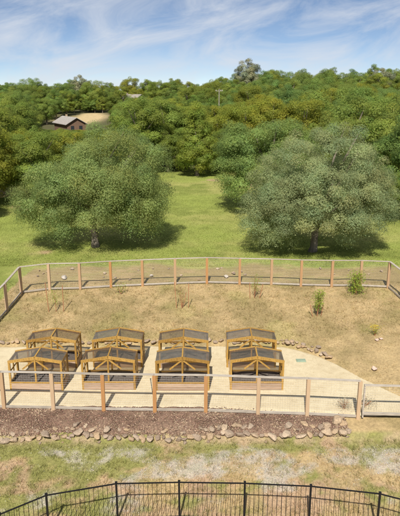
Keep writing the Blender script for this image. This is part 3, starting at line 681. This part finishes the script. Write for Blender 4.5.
# saplings in the enclosure
M['leaf_young'] = leafmat('young_leaves', (.24, .30, .04)); M['leaf_yellow'] = leafmat('yellow_flowers', (.62, .46, .03))
def sapling(name, label, cat, x, y, h, spread, nleaf, stakes=(), stems=3, mat='leaf_young', leaf=.11, low=.25, group=None):
    t = thing(name, label, cat, (x, y, float(zt(x, y))), 0, group); tips = []
    m = MB(); q = random.Random(int(x * 100 + 5000))
    for i in range(stems):
        a = q.uniform(0, 6.28); e = Vector((math.cos(a) * spread * q.uniform(.2, .8), math.sin(a) * spread * q.uniform(.2, .8), h * q.uniform(.75, 1)))
        mid = e * .5 + Vector((q.uniform(-.05, .05), q.uniform(-.05, .05), .05)); m.tube([(0, 0, -.05), mid, e], [.016, .011, .004], 5); tips += [(Vector((0, 0, 0)), mid, e)]
    m.build('stem', M['stake'], t)
    if nleaf:
        P = []
        for i in range(int(nleaf * 1.9)):
            s0, m0, e0 = q.choice(tips); u = q.uniform(low, 1.03); p = m0.lerp(e0, (u - .5) * 2) if u > .5 else s0.lerp(m0, u * 2)
            P.append(p + Vector((q.gauss(0, 1), q.gauss(0, 1), q.gauss(0, .7))) * spread * .28)
        P = np.array(P); n = len(P); tone = rng.uniform(.65, 1.35, n)
        V, Fc, c3 = leaf_cloud(P, np.tile((0, -.2, .7), (n, 1)), leaf * .72 * rng.uniform(.6, 1.3, n), np.stack([tone, tone, tone], -1))
        link('leaves', npmesh('leaves', V, Fc, M[mat], c3), t)
    for sx, sy, sh, tx in stakes: MB().beam((sx, sy, -.1), (sx + tx, sy, sh), .035, .035).build('stake', M['stake'], t)
    return t
SG = 'young staked plants on the dry slope'
sapling('sapling', 'thin sapling between two tall stakes, leftmost on the dry slope', 'sapling', -8.27, 32.4, 1.5, .35, 90, ((-.42, 0, 1.75, -.1), (.42, .02, 1.6, .02)), 2, leaf=.1, group=SG)
sapling('sapling', 'small low green plant at the foot of the far fence, left', 'sapling', -4.84, 34.8, .7, .4, 90, (), 4, leaf=.12, group=SG)
sapling('sapling', 'bare twiggy sapling with three stakes left of the slope centre', 'sapling', -1.05, 32.8, 1.3, .45, 25, ((-.3, 0, 1.6, -.12), (.38, .05, 1.5, .02), (.05, .2, .9, .2)), 5, leaf=.09, group=SG)
sapling('sapling', 'thin leafy sapling with forked stems right of the slope centre', 'sapling', 3.27, 34.2, 1.5, .4, 120, ((-.25, 0, 1.0, -.05), (.3, 0, .9, .2)), 5, leaf=.12, low=.4, group=SG)
sapling('sapling', 'upright bright green leafy sapling, nearest on the right slope', 'sapling', 6.56, 31.5, 1.65, .42, 340, ((-.22, 0, .7, -.2), (.2, 0, .7, .12)), 5, leaf=.15, low=.3, group=SG)
sapling('bush', 'dense bright green bush before the far fence at right', 'bush', 9.43, 34.4, 1.35, .75, 620, (), 9, leaf=.17, low=.1)
fp = sapling('flowering_plant', 'small plant with yellow flowers on the right slope', 'plant', 9.07, 28.9, .5, .3, 90, (), 6, leaf=.08)
bp = np.array([(random.gauss(0, .13), random.gauss(0, .11), random.uniform(.36, .60)) for _ in range(110)]); tn = rng.uniform(.7, 1.2, len(bp))
bv, bf, bc = leaf_cloud(bp, np.tile((0, -.3, .7), (len(bp), 1)), rng.uniform(.04, .08, len(bp)), np.stack([tn, tn, tn], -1))
tag(link('blooms', npmesh('blooms', bv, bf, M['leaf_yellow'], bc), fp), kind='stuff')
M['leaf_sage'] = leafmat('sage_leaves', (.42, .36, .24))
sapling('shrub', 'greyish shrub against the last front fence post', 'shrub', 6.0, 22.35, .45, .5, 300, (), 8, 'leaf_sage', .07, .1)
sapling('shrub', 'dry brownish shrub behind the gate', 'shrub', 6.95, 22.6, .3, .7, 300, (), 10, 'leaf_sage', .07, .1)

# ------------------------------------------------------------------ buildings and pole on the hill
def house(name, label, loc, rz, Ln, W, hw, hr, roofm, wallm):
    t = thing(name, label, 'house', loc, rz)
    m = MB(); m.add([(0, -W / 2, 0), (0, W / 2, 0), (0, W / 2, hw), (0, 0, hw + hr), (0, -W / 2, hw), (Ln, -W / 2, 0), (Ln, W / 2, 0), (Ln, W / 2, hw), (Ln, 0, hw + hr), (Ln, -W / 2, hw)],
          [(0, 1, 2, 3, 4), (5, 9, 8, 7, 6), (0, 4, 9, 5), (1, 6, 7, 2), (4, 3, 8, 9), (2, 7, 8, 3), (0, 5, 6, 1)])
    m.build('wall', wallm, t); rf = None
    for s in (-1, 1):
        a = MB(); k = hr / (W / 2); o = .5
        p = [(-o, 0, hw + hr + .03), (Ln + o, 0, hw + hr + .03), (Ln + o, s * (W / 2 + o), hw - k * o + .03), (-o, s * (W / 2 + o), hw - k * o + .03)]
        a.add(p + [(u, v, ww + .14) for u, v, ww in p], [(0, 1, 2, 3), (4, 7, 6, 5), (0, 4, 5, 1), (1, 5, 6, 2), (2, 6, 7, 3), (3, 7, 4, 0)])
        rf = a.build('roof_slope', roofm, t)
    MB().box((Ln * .85, -.5, hw + hr + .15), (.5, .5, .9)).build('chimney', M['stone'], t)
    wm = MB().box((0, 0, 0), (.04, 1, 1)).mesh('window', M['dark'])
    for yy in (-W * .22, W * .22):
        o = link('window', wm, t, (-.01, yy, hw * .62), None, (1, .9, 1.0)); f = MB()
    wm2 = MB().box((0, 0, 0), (1, .04, 1)).mesh('window', M['dark'])
    for xx in (Ln * .25, Ln * .6): link('window', wm2, t, (xx, -W / 2 - .005, hw * .6))
    return t
hx, hy = -33.2, 165
house('house', 'brown house with grey shingle gable roof among the trees at left', (hx, hy, float(zt(hx, hy)) - .3), R(118), 13, 5.2, 2.7, 1.5, M['roof'], M['wall'])
house('house', 'small pale roofed house showing through the hill trees left of centre', (-20.5, 214, float(zt(-20.5, 214)) - .3), R(150), 7, 5, 5.0, 1.2, M['pole'], M['white'])
house('house', 'pale roofed house between the trees at the right skyline', (64.0, 194, float(zt(64, 194)) - .3), R(30), 8, 6, 5.6, 1.4, M['white'], M['white'])
ux, uy = 4.3, 140; up = thing('utility_pole', 'timber utility pole with crossarm rising from the hill trees', 'utility pole', (ux, uy, float(zt(ux, uy)) - .5))
ph = 12.9 - up.location.z
MB().tube([(0, 0, 0), (0, 0, ph)], [.15, .10], 8).build('pole', M['pole'], up); MB().beam((-.8, 0, ph - .45), (.8, 0, ph - .45), .10, .12).build('crossarm', M['pole'], up)
im = MB().tube([(0, 0, 0), (0, 0, .2)], [.06, .05], 6).mesh('insulator', M['white'])
for xx in (-.7, 0.35, .7): link('insulator', im, up, (xx, 0, ph - .37))
